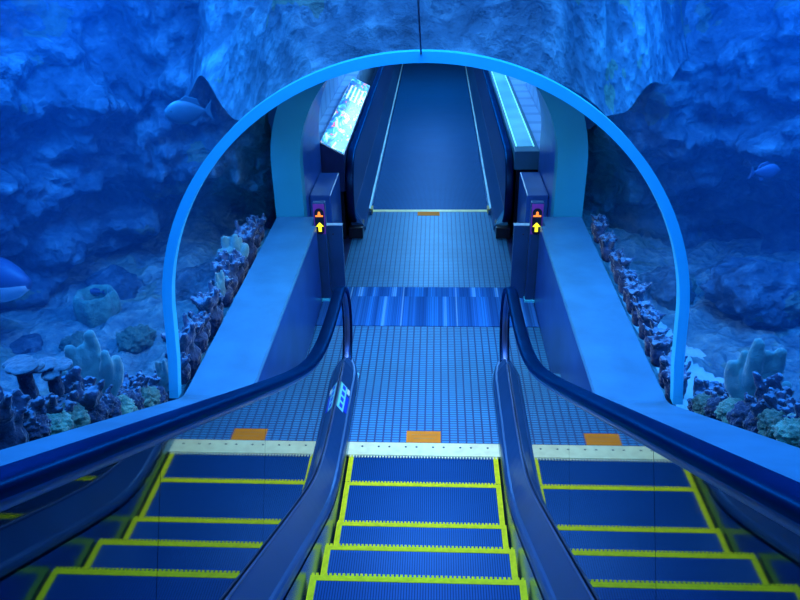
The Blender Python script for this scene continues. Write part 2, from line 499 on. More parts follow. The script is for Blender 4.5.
pr = []
inn = [(1.135, -.0)] + [(1.135 * math.cos(a), TC + 1.135 * math.sin(a)) for a in lin(0, PI, 48)] + [(-1.135, -.0)]
out = [(1.395, -.0)] + [(1.395 * math.cos(a), TC + 1.395 * math.sin(a)) for a in lin(0, PI, 48)] + [(-1.395, -.0)]
for (xi, zi), (xo, zo) in zip(inn, out):
    pr.append([(xi, 6.27, zi), (xo, 6.27, zo), (xo, 6.42, zo), (xi, 6.42, zi)])
bm = bmesh.new(); loft(bm, pr)
portal = obj('portal_frame', bm, M_portal, loc=(0, 6.27, 0))
tag(portal, 'broad flat blue arched frame deeper in the tunnel, standing past the ledge ends', 'frame')
pr = []
for (xi, zi), (xo, zo) in zip([(1.137, 0)] + [(1.137 * math.cos(a), TC + 1.137 * math.sin(a)) for a in lin(0, PI, 48)] + [(-1.137, 0)],
                              [(1.2, 0)] + [(1.2 * math.cos(a), TC + 1.2 * math.sin(a)) for a in lin(0, PI, 48)] + [(-1.2, 0)]):
    pr.append([(xi, 6.42, zi), (xo, 6.42, zo), (xo, 7.45, zo), (xi, 7.45, zi)])
bm = bmesh.new(); loft(bm, pr)
tag(obj('wall_portal', bm, M_ledge_side, smooth=False, loc=(0, 7, 0)), kind='structure')
pr = []
for (xi, zi), (xo, zo) in zip([(1.36, 0)] + [(1.36 * math.cos(a), TC + 1.36 * math.sin(a)) for a in lin(0, PI, 48)] + [(-1.36, 0)],
                              [(1.4, 0)] + [(1.4 * math.cos(a), TC + 1.4 * math.sin(a)) for a in lin(0, PI, 48)] + [(-1.4, 0)]):
    pr.append([(xi, 7.43, zi), (xo, 7.43, zo), (xo, 20.2, zo), (xi, 20.2, zi)])
bm = bmesh.new(); loft(bm, pr)
M_lining = grid_mat('banded_tunnel_lining', (.2, .42, .72), (.12, .3, .6), None, None, .42, .12, .35, .0, .3)
tag(obj('wall_tunnel', bm, M_lining, loc=(0, 12, 0)), kind='structure')
tag(obj('wall_back', bxm(-1.4, 1.4, 20.2, 20.3, -.2, 2.7), M_dark), kind='structure')
tag(obj('wall_collar', (lambda bm: (loft(bm, [[(xi, 7.40, zi), (xo, 7.40, zo), (xo, 7.45, zo), (xi, 7.45, zi)] for (xi, zi), (xo, zo) in zip(
    [(1.19, 0)] + [(1.19 * math.cos(a), TC + 1.19 * math.sin(a)) for a in lin(0, PI, 48)] + [(-1.19, 0)],
    [(1.4, 0)] + [(1.4 * math.cos(a), TC + 1.4 * math.sin(a)) for a in lin(0, PI, 48)] + [(-1.4, 0)])]), bm)[1])(bmesh.new()), M_dark, loc=(0, 7.4, 0)), kind='structure')

# clear acrylic: a level vault behind the ring and a sloping one over the escalator
def vault(name, y0f, y1f, Ro, Ri, inc):
    bm = bmesh.new(); fr = []
    A, B = arc(Ri, LZ + .005), arc(Ro, LZ + .005)
    n = len(A)
    def put(x, z, t):
        if not inc: return (x, (3.5 + (z - LZ) * TILT) * (1 - t) + 6.3 * t, z)
        y0 = 3.5 + (z - LZ) * TILT
        y = y0 + (YTOP - .4 - y0) * t
        return (x, y, z + (y0 - y) * TAN)
    for t in lin(0, 1, 12):
        fr.append([put(x, z, t) for x, z in A] + [put(x, z, t) for x, z in reversed(B)])
    loft(bm, fr)
    return obj(name, bm, M_acrylic, smooth=False)
w1 = tag(vault('window_1', 0, 0, 1.43, 1.39, False), kind='structure')
w2 = tag(vault('window_2', 0, 0, 1.43, 1.39, True), kind='structure')
bm = bmesh.new()
y0 = 3.5 + 1.87 * TILT
loft(bm, [[(x, y, 2.617 + dz + (y0 - y) * TAN) for x, dz in ((-.004, -.012), (.004, -.012), (.004, 0), (-.004, 0))] for y in (y0 - .05, YTOP - .3)])
tag(obj('trim_1', bm, M_dark), kind='structure')

# ------------------------------------------------------------------ barriers and signal posts
M_sign_or = mat('signal_orange_lamp', (.9, .25, .03), .5, emit=(1., .22, .02), estr=1.3)
M_sign_ye = mat('signal_yellow_lamp', (.9, .85, .05), .5, emit=(.95, .8, .0), estr=1.2)
M_sign_pu = mat('purple_sign_film', (.25, .04, .3), .4, var=.2)
for s, w in ((-1, 'left'), (1, 'right')):
    t = thing('barrier_cabinet', f'squat blue steel cabinet closing the gap at the {w} end of the landing', 'cabinet', (s * .88, 6.2, 0))
    a, b = sorted((s * .775, s * .985))
    obj('body', bxm(a, b, 6.14, 6.185, .0, .742), M_steel, t)
    obj('top_edge', bxm(a - .004, b + .004, 6.137, 6.188, .742, .748), MATS['bright_edge_metal'], t)
    bm = bmesh.new(); disc(bm, (s * .86, 6.1402, .66), .008, -.004, 'y', 12); obj('lock', bm, M_screw, t)
    t = thing('signal_post', f'slim signal post with lit yellow up arrow at the {w} ledge end', 'signal post', (s * .965, 6.1, 0))
    c = s * .962
    obj('post', bxm(c - .055, c + .055, 6.07, 6.13, 0, .985, bevel=.006), M_steel, t)
    f = obj('sign_face', bxm(c - .05, c + .05, 6.066, 6.072, .69, .975), M_sign_pu, t)
    # black capsule with the two lamps
    bm = bmesh.new(); cap = []
    for k in range(24):
        an = 2 * PI * k / 24
        cap.append((c + .041 * math.cos(an), .81 + (.085 if math.sin(an) >= 0 else -.08) + .041 * math.sin(an)))
    loft(bm, [[(x, y, z) for x, z in cap] for y in (6.0625, 6.067)])
    obj('display', bm, M_black, t)
    bm = bmesh.new()                                              # arrow: head and shaft
    pts = [(-.036, .765), (0, .805), (.036, .765), (.014, .765), (.014, .716), (-.014, .716), (-.014, .765)]
    loft(bm, [[(c + x, y, z) for x, z in pts] for y in (6.059, 6.063)]); obj('arrow', bm, M_sign_ye, t)
    bm = bmesh.new()                                              # small figure above a bar
    box(bm, c - .034, c + .034, 6.059, 6.063, .858, .872)
    box(bm, c - .012, c + .012, 6.059, 6.063, .872, .888)
    disc(bm, (c, 6.059, .896), .010, .004, 'y', 12)
    obj('person_symbol', bm, M_sign_or, t)
    obj('foot', bxm(c - .07, c + .07, 6.06, 6.14, LZ, LZ + .012) if False else bxm(c - .06, c + .06, 6.055, 6.14, .0065, .03), M_ring, t)

# low blocks behind the barriers, and the counters beside the walkway
for s, w in ((-1, 'left'), (1, 'right')):
    tag(obj('plinth_block', bxm(*sorted((s * .93, s * 1.133)), 6.6, 7.3, 0, .86, bevel=.01), M_ledge_side, loc=(s * 1.03, 6.95, 0)),
        f'low blue block just behind the {w} signal post', 'plinth')

t = thing('picture_lightbox', 'long lightbox with a glowing colourful sea picture left of the walkway', 'lightbox', (-1.01, 7.5, 0))
bm = bmesh.new()
loft(bm, [[(-.898, y, .58), (-.898, y, .985), (-1.15, y, 1.12), (-1.15, y, .58)] for y in (7.5, 10.9)])
obj('housing', bm, M_dark, t)
obj('base', bxm(-1.15, -.93, 7.56, 10.9, 0, .58), M_black, t)

def picture_mat():
    m, nt, b = _nodes('glowing_sea_picture')
    o, x, y, z = xyz(nt)
    mp = nt.nodes.new('ShaderNodeMapping'); mp.inputs['Scale'].default_value = (7, 1.9, 7); nt.links.new(o, mp.inputs['Vector'])
    n = nt.nodes.new('ShaderNodeTexNoise'); n.inputs['Scale'].default_value = 1.5; n.inputs['Detail'].default_value = 5; n.inputs['Distortion'].default_value = 1.2
    nt.links.new(mp.outputs[0], n.inputs['Vector'])
    r = nt.nodes.new('ShaderNodeValToRGB'); e = r.color_ramp.elements
    e[0].position = .3; e[0].color = (.0, .03, .35, 1); e[1].position = .72; e[1].color = (.95, .98, .9, 1)
    for p, c in ((.44, (.0, .1, .6)), (.53, (.01, .32, .85)), (.6, (.12, .65, .9)), (.66, (.7, .95, .9))):
        k = e.new(p); k.color = (*c, 1)
    nt.links.new(n.outputs['Fac'], r.inputs['Fac'])
    n2 = nt.nodes.new('ShaderNodeTexNoise'); n2.inputs['Scale'].default_value = 2.6; nt.links.new(mp.outputs[0], n2.inputs['Vector'])
    red = mth(nt, 'GREATER_THAN', n2.outputs['Fac'], .64)
    c = mixc(nt, red, r.outputs['Color'], (.8, .12, .16))
    # band of pale stripes printed near the far end
    far = mth(nt, 'MULTIPLY', mth(nt, 'GREATER_THAN', y, 2.1), mth(nt, 'LESS_THAN', y, 2.9))
    st = mth(nt, 'MULTIPLY', far, line_mask(nt, x, .05, .02))
    c = mixc(nt, st, c, (.8, .95, .75))
    nt.links.new(c, b.inputs['Base Color']); nt.links.new(c, b.inputs['Emission Color']); b.inputs['Emission Strength'].default_value = .75
    b.inputs['Roughness'].default_value = .2
    return m
def slant(x): return 1.12 + (x + 1.15) / .252 * -.135
bm = bmesh.new()
loft(bm, [[(-.905, y, slant(-.905)), (-.905, y, slant(-.905) + .006), (-1.142, y, slant(-1.142) + .006), (-1.142, y, slant(-1.142))] for y in (7.53, 10.87)])
obj('picture_screen', bm, picture_mat(), t)

t = thing('glass_counter', 'long blue counter with a softly lit cyan glass inset right of the walkway', 'counter', (1.0, 7.6, 0))
obj('counter_top', bxm(.898, 1.16, 7.55, 14, .80, 1.0, bevel=.006), M_ledge, t)
obj('base', bxm(.93, 1.16, 7.62, 14, 0, .80), M_black, t)
obj('glass_inset', bxm(.93, 1.105, 7.72, 13.8, .998, 1.006), mat('lit_cyan_glass', (.2, .6, .8), .15, var=.2, scale=2, emit=(.03, .35, .7), estr=.2), t)
M_tube = mat('cyan_light_line', (.4, .9, .9), .4, emit=(.2, .9, 1.), estr=.75)
for a in (.922, 1.105):
    obj('light_line', bxm(a, a + .012, 7.72, 13.8, .997, 1.009), M_tube, t)

for s, w in ((-1, 'left'), (1, 'right')):
    tag(obj('shelf', bxm(*sorted((s * 1.168, s * 1.355)), 7.5, 19.8, .86, .98), M_lining, loc=(s * 1.26, 10, .86)),
        f'pale banded shelf running along the {w} tunnel side behind the ' + ('glowing lightbox' if s < 0 else 'glass counter'), 'shelf')
# ------------------------------------------------------------------ reef: rock walls, seabed
def fbm(p, o=6, h=.9, l=2.1): return noise.fractal(p, h, l, o)
def ridge(p, o=5): return noise.ridged_multi_fractal(p, .9, 2.1, o, 1., 2.)

def spline(pts, t):
    k = t * (len(pts) - 1); i = min(int(k), len(pts) - 2); f = k - i
    p0, p1, p2, p3 = (Vector(pts[max(0, min(len(pts) - 1, j))]) for j in (i - 1, i, i + 1, i + 2))
    return .5 * ((2 * p1) + (p2 - p0) * f + (2 * p0 - 5 * p1 + 4 * p2 - p3) * f * f + (3 * p1 - p0 - 3 * p2 + p3) * f ** 3)

def grid_mesh(fn, nu, nv):
    bm = bmesh.new()
    vs = [[bm.verts.new(fn(u / (nu - 1), v / (nv - 1))) for v in range(nv)] for u in range(nu)]
    for i in range(nu - 1):
        for j in range(nv - 1):
            bm.faces.new((vs[i][j], vs[i + 1][j], vs[i + 1][j + 1], vs[i][j + 1]))
    return bm

PLAN = [(4.6, -2.5), (4.5, 1), (4.3, 4), (3.8, 5.7), (3.0, 6.7), (2.2, 7.1), (1.46, 7.3)]
for s, w, sd in ((-1, 'left', 3.1), (1, 'right', 17.7)):
    def wall(u, v):
        p = spline([(a, b, 0) for a, b in PLAN], u)
        q = spline([(a, b, 0) for a, b in PLAN], min(1, u + .01)) - spline([(a, b, 0) for a, b in PLAN], max(0, u - .01))
        n = Vector((-q.y, q.x, 0)).normalized()
        if n.x > 0: n = -n
        z = -.4 + 6.2 * v
        P = Vector((s * p.x, p.y, z))
        prof = .55 * math.sin((z - .9) * 1.5) - .35 * math.exp(-((z - .45) / .35) ** 2) + .12 * max(0, z - 2)
        sp = Vector((P.x * .5 + sd, P.y * .5, P.z * .8))
        d = prof * .45 + .6 * fbm(sp, 3) + .42 * fbm(sp * 2.4, 4) + .14 * fbm(sp * 7.5, 5) + .18 * ridge(sp * 1.7, 4)
        p2 = Vector((p.x, p.y, z)) + n * d
        return (s * max(p2.x, 1.5), p2.y, p2.z)
    o = obj(f'wall_{w}', grid_mesh(wall, 230, 150), M_rock, smooth=True, recalc=False)
    tag(o, kind='structure')

def reflected_rock(u, v):  # added rock mass standing for the reef reflected in the tunnel top
    x = -3.1 + 6.2 * u
    ax = abs(x); d0 = 6.3 * v
    tube = TC + .967 * math.sqrt(max(0, 1.45 ** 2 - ax * ax)) if ax < 1.1 else 2.163 + .28 * noise.noise(Vector((x * 2.2, 3.1, 0))) * min(1, (ax - 1.1) / .3) - .1 * (ax - 1.1)
    base = tube - .03
    notch = .9 * math.exp(-((x - .12) / .22) ** 2)
    slope = .62 + .25 * min(1, ax / 1.5)
    yy = 3.83 + d0 + 1.5 * max(0, ax - .6) ** 1.2
    amp = min(1, d0 / .5)
    z = base + slope * d0 - notch * min(1, d0 / 1.2) * .35
    sp = Vector((x * .8 + 5, yy * .7, z * .7 + 2.2))
    d = .42 * fbm(sp, 3) + .3 * fbm(sp * 2.4, 4) + .12 * fbm(sp * 7, 5) + .14 * ridge(sp * 1.5, 4)
    return (x + .1 * noise.noise(sp * 3) * amp, yy - .5 * d * amp * min(1, d0), z + max(d * .7, -.3 * d0) * amp)
tag(obj('wall_reflected_rock', grid_mesh(reflected_rock, 330, 150), M_rock, smooth=True, recalc=False), kind='structure')

def bed(s):
    def f(u, v):
        ax = 1.395 + 3.6 * u ** 1.3; y = -2.5 + 12.5 * v
        near = math.exp(-((ax - 1.4) / .42) ** 2)
        bank = soft(LZ - .12 + (3.5 - y) * TAN, .5, .1)
        far = .12 + .1 * max(0, ax - 2.2)
        inc = max(0, 3.6 - y)
        z = far + (bank - far) * near + .28 * inc * math.exp(-((ax - 1.4) / 1.3) ** 2) * (1 - near)
        sp = Vector((s * ax + 9, y, .3))
        z += (.12 * fbm(sp * 1.3, 3) + .07 * fbm(sp * 4, 4)) * min(1, (ax - 1.39) / .2)
        return (s * ax, y, z)
    return f
tag(obj('floor_seabed', grid_mesh(bed(-1), 110, 260), M_sand, smooth=True, recalc=False), kind='structure')
sb = tag(obj('floor_seabed', grid_mesh(bed(1), 110, 260), [M_sand, M_pale_sand], smooth=True, recalc=False), kind='structure')
for p in sb.data.polygons:
    c = p.center
    ax = 2.02 + .18 * math.sin(c.y * 1.7)
    if 3.3 < c.y < 5.6 and 1.62 + .12 * (5.6 - c.y) * 0 < c.x < ax + .25 * noise.noise(Vector((c.x * 3, c.y * 3, 0))): p.material_index = 1


# ------------------------------------------------------------------ corals
def remeshed(name, bm, m, voxel=.014, smooth_it=4, jitter=.006, jscale=18):
    bmesh.ops.recalc_face_normals(bm, faces=bm.faces[:])
    me = bpy.data.meshes.new(name + '_raw'); bm.to_mesh(me); bm.free()
    o = bpy.data.objects.new(name + '_raw', me); COL.objects.link(o)
    r = o.modifiers.new('r', 'REMESH'); r.mode = 'VOXEL'; r.voxel_size = voxel
    k = o.modifiers.new('s', 'SMOOTH'); k.iterations = smooth_it; k.factor = .5
    dg = bpy.context.evaluated_depsgraph_get()
    me2 = bpy.data.meshes.new_from_object(o.evaluated_get(dg)); me2.name = name
    bpy.data.objects.remove(o); bpy.data.meshes.remove(me)
    for v in me2.vertices:
        v.co += v.normal * (jitter * noise.noise(v.co * jscale))
    for p in me2.polygons: p.use_smooth = True
    me2.materials.clear()
    for mm in (m if isinstance(m, (list, tuple)) else [m]): me2.materials.append(mm)
    return me2

def blob(bm, path, rad, squash=1., n=12):
    """rounded tapering limb along path (list of Vector) with radii rad; squash flattens along local y"""
    rings = []
    P = [Vector(p) for p in path]
    d0 = (P[1] - P[0]).normalized(); d1 = (P[-1] - P[-2]).normalized()
    pts, rr = [], []
    for k in range(4):
        a = PI / 2 * k / 4; pts.append(P[0] - d0 * rad[0] * math.cos(a)); rr.append(max(.002, rad[0] * math.sin(a)))
    for p, r in zip(P, rad): pts.append(p); rr.append(r)
    for k in range(1, 5):
        a = PI / 2 * k / 4; pts.append(P[-1] + d1 * rad[-1] * math.sin(a)); rr.append(max(.002, rad[-1] * math.cos(a)))
    for i, (p, r) in enumerate(zip(pts, rr)):
        q = (pts[min(i + 1, len(pts) - 1)] - pts[max(i - 1, 0)])
        q = q.normalized() if q.length > 1e-6 else Vector((0, 0, 1))
        a = q.cross(Vector((0, 1, 0)))
        a = a.normalized() if a.length > 1e-3 else Vector((1, 0, 0))
        b = a.cross(q)
        rings.append([p + (a * math.cos(t) + b * math.sin(t) * squash) * r for t in [2 * PI * j / n for j in range(n)]])
    loft(bm, rings)

M_finger = mat('fuzzy_finger_coral', (.14, .36, .38), .9, var=.15, scale=9, bump=.5, bscale=160, sheen=1., spec=.1)
M_branch = mat('dark_branch_coral', (.03, .05, .1), .9, var=.5, scale=14, bump=.6, bscale=70, sheen=.5, spec=.1)
M_purple = mat('mauve_branch_coral', (.05, .08, .16), .9, var=.5, scale=14, bump=.6, bscale=70, sheen=.6, spec=.1)
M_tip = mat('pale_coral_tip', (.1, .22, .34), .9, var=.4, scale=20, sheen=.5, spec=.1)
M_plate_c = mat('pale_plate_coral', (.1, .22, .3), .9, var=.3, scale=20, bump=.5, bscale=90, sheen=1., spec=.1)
M_lump = mat('olive_lump_coral', (.08, .16, .13), .9, var=.5, scale=12, bump=.8, bscale=60, sheen=.3, spec=.1)
M_green = mat('pale_green_coral', (.14, .32, .25), .9, var=.4, scale=16, bump=.8, bscale=80, sheen=.6, spec=.1)

def finger_mesh(seed, wide=.22, high=.36):
    rnd = random.Random(seed); bm = bmesh.new()
    spec = [(-.98, .56, .19), (-.5, .9, .2), (-.08, .86, .17), (.3, 1., .22), (.68, .78, .17), (1.02, .6, .22)]
    for fx, fz, r in spec:
        x = fx * wide / 2; h = fz * high * rnd.uniform(.95, 1.03); rr = r * wide * .52
        yo = rnd.uniform(-.03, .03)
        blob(bm, [(fx * wide * .2, yo * .3, .02), (x * .85, yo, h * .45), (x * 1.05, yo * 1.3, h * .75), (x * 1.08, yo, h - rr)], [rr * 1.7, rr * 1.75, rr * 1.5, rr * 1.15], .8)
    blob(bm, [(0, 0, -.03), (0, 0, .05), (0, 0, high * .36)], [wide * .25, wide * .38, wide * .36], .5, 16)
    return remeshed('finger_coral', bm, M_finger, .009, 3, .005, 24)

def branch_mesh(seed, h=.22, n=9, mm=None, spread=.09, thick=.017):
    rnd = random.Random(seed); bm = bmesh.new()
    blob(bm, [(0, 0, -.05), (0, 0, .03), (0, 0, h * .35)], [spread * .8, spread * .95, spread * .5])
    for k in range(n):
        a = 2 * PI * k / n + rnd.uniform(-.3, .3); d = rnd.uniform(.35, 1.) * spread
        p = Vector((d * math.cos(a) * .5, d * math.sin(a) * .5, h * .15))
        tip = Vector((d * math.cos(a) * 1.25, d * math.sin(a) * 1.25, h * rnd.uniform(.6, 1.)))
        mid = (p + tip) / 2 + Vector((rnd.uniform(-.02, .02), rnd.uniform(-.02, .02), .02))
        blob(bm, [p, mid, tip], [thick * 1.4, thick * 1.25, thick], 1., 8)
        for _ in range(2):
            q = p.lerp(tip, rnd.uniform(.35, .7)); b = rnd.uniform(0, 2 * PI)
            e = q + Vector((.045 * math.cos(b), .045 * math.sin(b), rnd.uniform(.03, .07)))
            blob(bm, [q, (q + e) / 2, e], [thick, thick * .95, thick * .8], 1., 7)
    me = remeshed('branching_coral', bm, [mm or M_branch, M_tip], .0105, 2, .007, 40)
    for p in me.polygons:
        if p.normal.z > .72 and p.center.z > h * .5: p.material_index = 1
    return me

def plate_mesh(seed, r=.13):
    rnd = random.Random(seed); bm = bmesh.new()
    blob(bm, [(0, 0, -.05), (0, 0, .08), (0, 0, .17)], [.06, .05, .05])
    for dx, dy, z, rr in ((-.4, 0, .2, .8), (.55, .1, .17, .75), (.05, -.5, .14, .6)):
        rings = []
        for zz, k in ((-.012, .3), (-.016, .75), (-.008, 1.), (.012, 1.02), (.02, .85), (.022, .4)):
            ring = []
            for i in range(24):
                t = 2 * PI * i / 24
                q = r * rr * k * (1 + .16 * noise.noise(Vector((math.cos(t) * 1.5 + seed, math.sin(t) * 1.5, dx))))
                ring.append((dx * r + q * math.cos(t), dy * r + q * math.sin(t), z + zz))
            rings.append(ring)
        loft(bm, rings)
    return remeshed('plate_coral', bm, [M_branch, M_plate_c], .0105, 2, .006, 30)

def lump_mesh(seed, r=.12, mm=None):
    bm = bmesh.new(); bmesh.ops.create_icosphere(bm, subdivisions=5, radius=1)
    for v in bm.verts:
        n = v.co.normalized(); p = n * 2 + Vector((seed, 0, 0))
        d = 1 + .3 * fbm(p, 3) + .22 * ridge(p * 1.8, 3) * .5 - .12 * noise.noise(p * 5)
        v.co = Vector((n.x * r * d, n.y * r * d, n.z * r * .8 * d))
    me = bpy.data.meshes.new('lump_coral'); bm.to_mesh(me); bm.free()
    for p in me.polygons: p.use_smooth = True
    me.materials.append(mm or M_lump)
    return me

def sponge_mesh():
    bm = bmesh.new()
    spl = lambda t: spline([(a, b, 0) for a, b in prof], t)[:2]
    prof = [(.10, 0), (.135, .05), (.15, .14), (.14, .22), (.125, .245), (.105, .24), (.09, .2), (.08, .1)]
    loft(bm, [[(r * math.cos(t) * (1 + .05 * math.sin(7 * t)), r * math.sin(t) * (1 + .05 * math.sin(7 * t)), z) for t in [2 * PI * i / 84 for i in range(84)]] for r, z in [spl(k / 40) for k in range(41)]])
    bmesh.ops.recalc_face_normals(bm, faces=bm.faces[:])
    me = bpy.data.meshes.new('barrel_sponge'); bm.to_mesh(me); bm.free()
    for p in me.polygons: p.use_smooth = True
    me.materials.append(M_green)
    return me

FING = [finger_mesh(1), finger_mesh(5, .2, .34)]
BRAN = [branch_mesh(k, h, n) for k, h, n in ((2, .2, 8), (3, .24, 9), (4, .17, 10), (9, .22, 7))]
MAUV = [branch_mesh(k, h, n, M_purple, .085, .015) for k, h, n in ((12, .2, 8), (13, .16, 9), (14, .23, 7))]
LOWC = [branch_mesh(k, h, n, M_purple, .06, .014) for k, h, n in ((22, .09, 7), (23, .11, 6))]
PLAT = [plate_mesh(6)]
for me in PLAT:
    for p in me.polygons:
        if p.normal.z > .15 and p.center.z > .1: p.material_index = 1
LUMP = [lump_mesh(k, .1, mm) for k, mm in ((1., M_lump), (4., M_branch), (7., M_green))]

def ground(s, x, y):
    """height of the seabed beside the tunnel (without its fine noise)"""
    ax = abs(x); near = math.exp(-((ax - 1.4) / .42) ** 2)
    bank = soft(LZ - .12 + (3.5 - y) * TAN, .5, .1)
    far = .12 + .1 * max(0, ax - 2.2); inc = max(0, 3.6 - y)
    z = far + (bank - far) * near + .28 * inc * math.exp(-((ax - 1.4) / 1.3) ** 2) * (1 - near)
    sp = Vector((s * ax + 9, y, .3))
    return z + (.12 * fbm(sp * 1.3, 3) + .07 * fbm(sp * 4, 4)) * min(1, (ax - 1.39) / .2)

ORD = ['first', 'second', 'third', 'fourth', 'fifth', 'sixth', 'seventh', 'eighth', 'ninth', 'tenth', 'eleventh', 'twelfth', 'thirteenth', 'fourteenth', 'fifteenth', 'sixteenth', 'seventeenth', 'eighteenth', 'nineteenth', 'twentieth']
def place(name, me, x, y, z, rz, sc, label, cat, group):
    o = bpy.data.objects.new(name, me); COL.objects.link(o)
    o.location = (x, y, z); o.rotation_euler = (0, 0, rz); o.scale = (sc if isinstance(sc, tuple) else (sc, sc, sc))
    return tag(o, label, cat, group)

rnd = random.Random(11)
for s, w in ((-1, 'left'), (1, 'right')):
    # the big pale finger coral beside the sloping glass
    fy = 2.98 if s < 0 else 3.02
    place('finger_coral', FING[0], s * 1.64, fy, LZ + (3.43 - fy) * TAN + .03, .48 if s < 0 else PI - .48, (1.05, 1., 1.12),
          f'large pale upright finger coral outside the sloping glass on the {w}', 'coral', 'finger corals')
    # dark branching thicket along the slope
    ys = [3.42, 3.3, 3.2, 3.08, 2.86, 2.72, 2.6, 2.46, 2.32, 2.18]
    for k, y in enumerate(ys):
        x = s * (1.57 + .05 * rnd.random())
        z = LZ + (3.43 - y) * TAN - .05
        big = y < 2.75
        place('branching_coral', BRAN[k % 4], x, y, z, rnd.uniform(0, 6), rnd.uniform(.8, 1.) * (1.1 if big else .9),
              f'dark branching coral, {ORD[k]} from the arch ring along the {w} sloping glass', 'coral', 'dark branching corals along the slope')
    for k, y in enumerate((3.36, 3.24, 3.12, 2.98, 2.84, 2.7, 2.56, 2.42, 2.28)):
        x = s * (1.535 + .02 * rnd.random())
        place('lump_coral', LUMP[(1, 0, 1, 2, 1, 1, 0, 2, 1)[k]], x, y, LZ + (3.43 - y) * TAN - .02 + .03 * rnd.random(), rnd.uniform(0, 6), rnd.uniform(.6, .85),
              f'knobbly low coral, {ORD[k]} from the arch ring at the foot of the {w} sloping glass', 'coral', 'lump corals along the slope')
    for k, y in enumerate((3.3, 3.05, 2.8, 2.55, 2.3)):
        x = s * 1.72
        place('branching_coral', BRAN[(k + 1) % 4], x, y, LZ + (3.43 - y) * TAN - .14, rnd.uniform(0, 6), 1.2,
              f'dark branching coral in the back row, {ORD[k]} from the arch ring, {w} slope', 'coral', 'back row branching corals')
    # clumps along the level part
    n = 15
    for k in range(n):
        y = 3.66 + 2.5 * k / (n - 1) + rnd.uniform(-.05, .05)
        if s < 0:
            me = MAUV[k % 3]; sc = rnd.uniform(.75, 1.35); z = LZ - .1
            lab = f'mauve branching coral with pale tips, {ORD[k]} behind the arch ring beyond the left ledge'
        else:
            me = LOWC[k % 2]; sc = rnd.uniform(.85, 1.2); z = LZ - .06
            lab = f'low pale edged coral, {ORD[k]} behind the arch ring beyond the right ledge'
        place('branching_coral', me, s * ((1.535 if s < 0 else 1.5) + .03 * rnd.random()), y, z, rnd.uniform(0, 6), sc, lab, 'coral', f'corals along the {w} ledge')
place('finger_coral', FING[1], -1.55, 5.3, LZ - .03, .5, (.95, .8, .8), 'small smooth pale finger coral among mauve corals near the far end of the left ledge', 'coral', 'finger corals')
place('finger_coral', FING[1], -1.53, 4.85, LZ - .05, 1.2, (.5, .5, .55), 'tiny pale finger coral among the mauve corals behind the left ledge', 'coral', 'finger corals')
place('finger_coral', FING[1], -1.55, 3.6, LZ - .05, .6, (.45, .5, .6), 'small pale finger coral at the foot of the arch ring on the left', 'coral', 'finger corals')
place('plate_coral', PLAT[0], -1.63, 2.66, LZ + .77 * TAN + .17, .3, .56, 'pale topped plate coral over the dark thicket at the far left', 'coral', 'plate corals')
place('plate_coral', PLAT[0], -1.63, 2.47, LZ + .96 * TAN + .18, 2.2, .6, 'pale plate coral at the very left edge beyond the sloping glass', 'coral', 'plate corals')
place('plate_coral', PLAT[0], 1.68, 2.64, LZ + .79 * TAN + .12, 1.1, .56, 'pale plate coral at the far right edge beyond the sloping glass', 'coral', 'plate corals')

# things on the seabed
place('barrel_sponge', sponge_mesh(), -2.85, 5.45, .1, 0, 1.25, 'pale barrel sponge with an open top on the left seabed', 'sponge', None)
place('lump_coral', LUMP[0], -2.82, 4.95, .18, 0, 1.1, 'round olive coral in front of the barrel sponge', 'coral', None)
place('lump_coral', LUMP[0], -2.35, 5.0, .2, 2, 1.3, 'low olive coral on the seabed between the barrel sponge and the arch ring', 'coral', None)

def boulder_mesh(seed):
    bm = bmesh.new(); bmesh.ops.create_icosphere(bm, subdivisions=5, radius=1)
    for v in bm.verts:
        n = v.co.normalized(); p = n * 1.2 + Vector((seed, 2, 0))
        d = 1 + .35 * fbm(p, 4) + .06 * fbm(p * 6, 4)
        v.co = Vector((n.x * d * .5, n.y * d * .42, n.z * d * .34))
    me = bpy.data.meshes.new('boulder'); bm.to_mesh(me); bm.free()
    for p in me.polygons: p.use_smooth = True
    me.materials.append(M_rock); return me
BO = [boulder_mesh(3), boulder_mesh(8), boulder_mesh(13)]
for k, (x, y, z, sc, lab) in enumerate([
    (2.85, 5.6, .35, .85, 'large dark rounded boulder on the right seabed near the picture edge'),
    (2.15, 6.0, .15, .6, 'boulder on the right seabed behind the arch ring'),
    (-2.9, 5.95, .1, .65, 'dark boulder at the back of the left seabed'),
    (-2.1, 6.0, .15, .6, 'boulder behind the arch ring on the left seabed'),
    (3.2, 5.0, .05, .6, 'small boulder among rubble on the right seabed'),
    (-3.3, 4.9, .05, .55, 'small boulder among rubble on the left seabed')]):
    place('boulder', BO[k % 3], x, y, z, k * 1.3, sc, lab, 'rock', None)

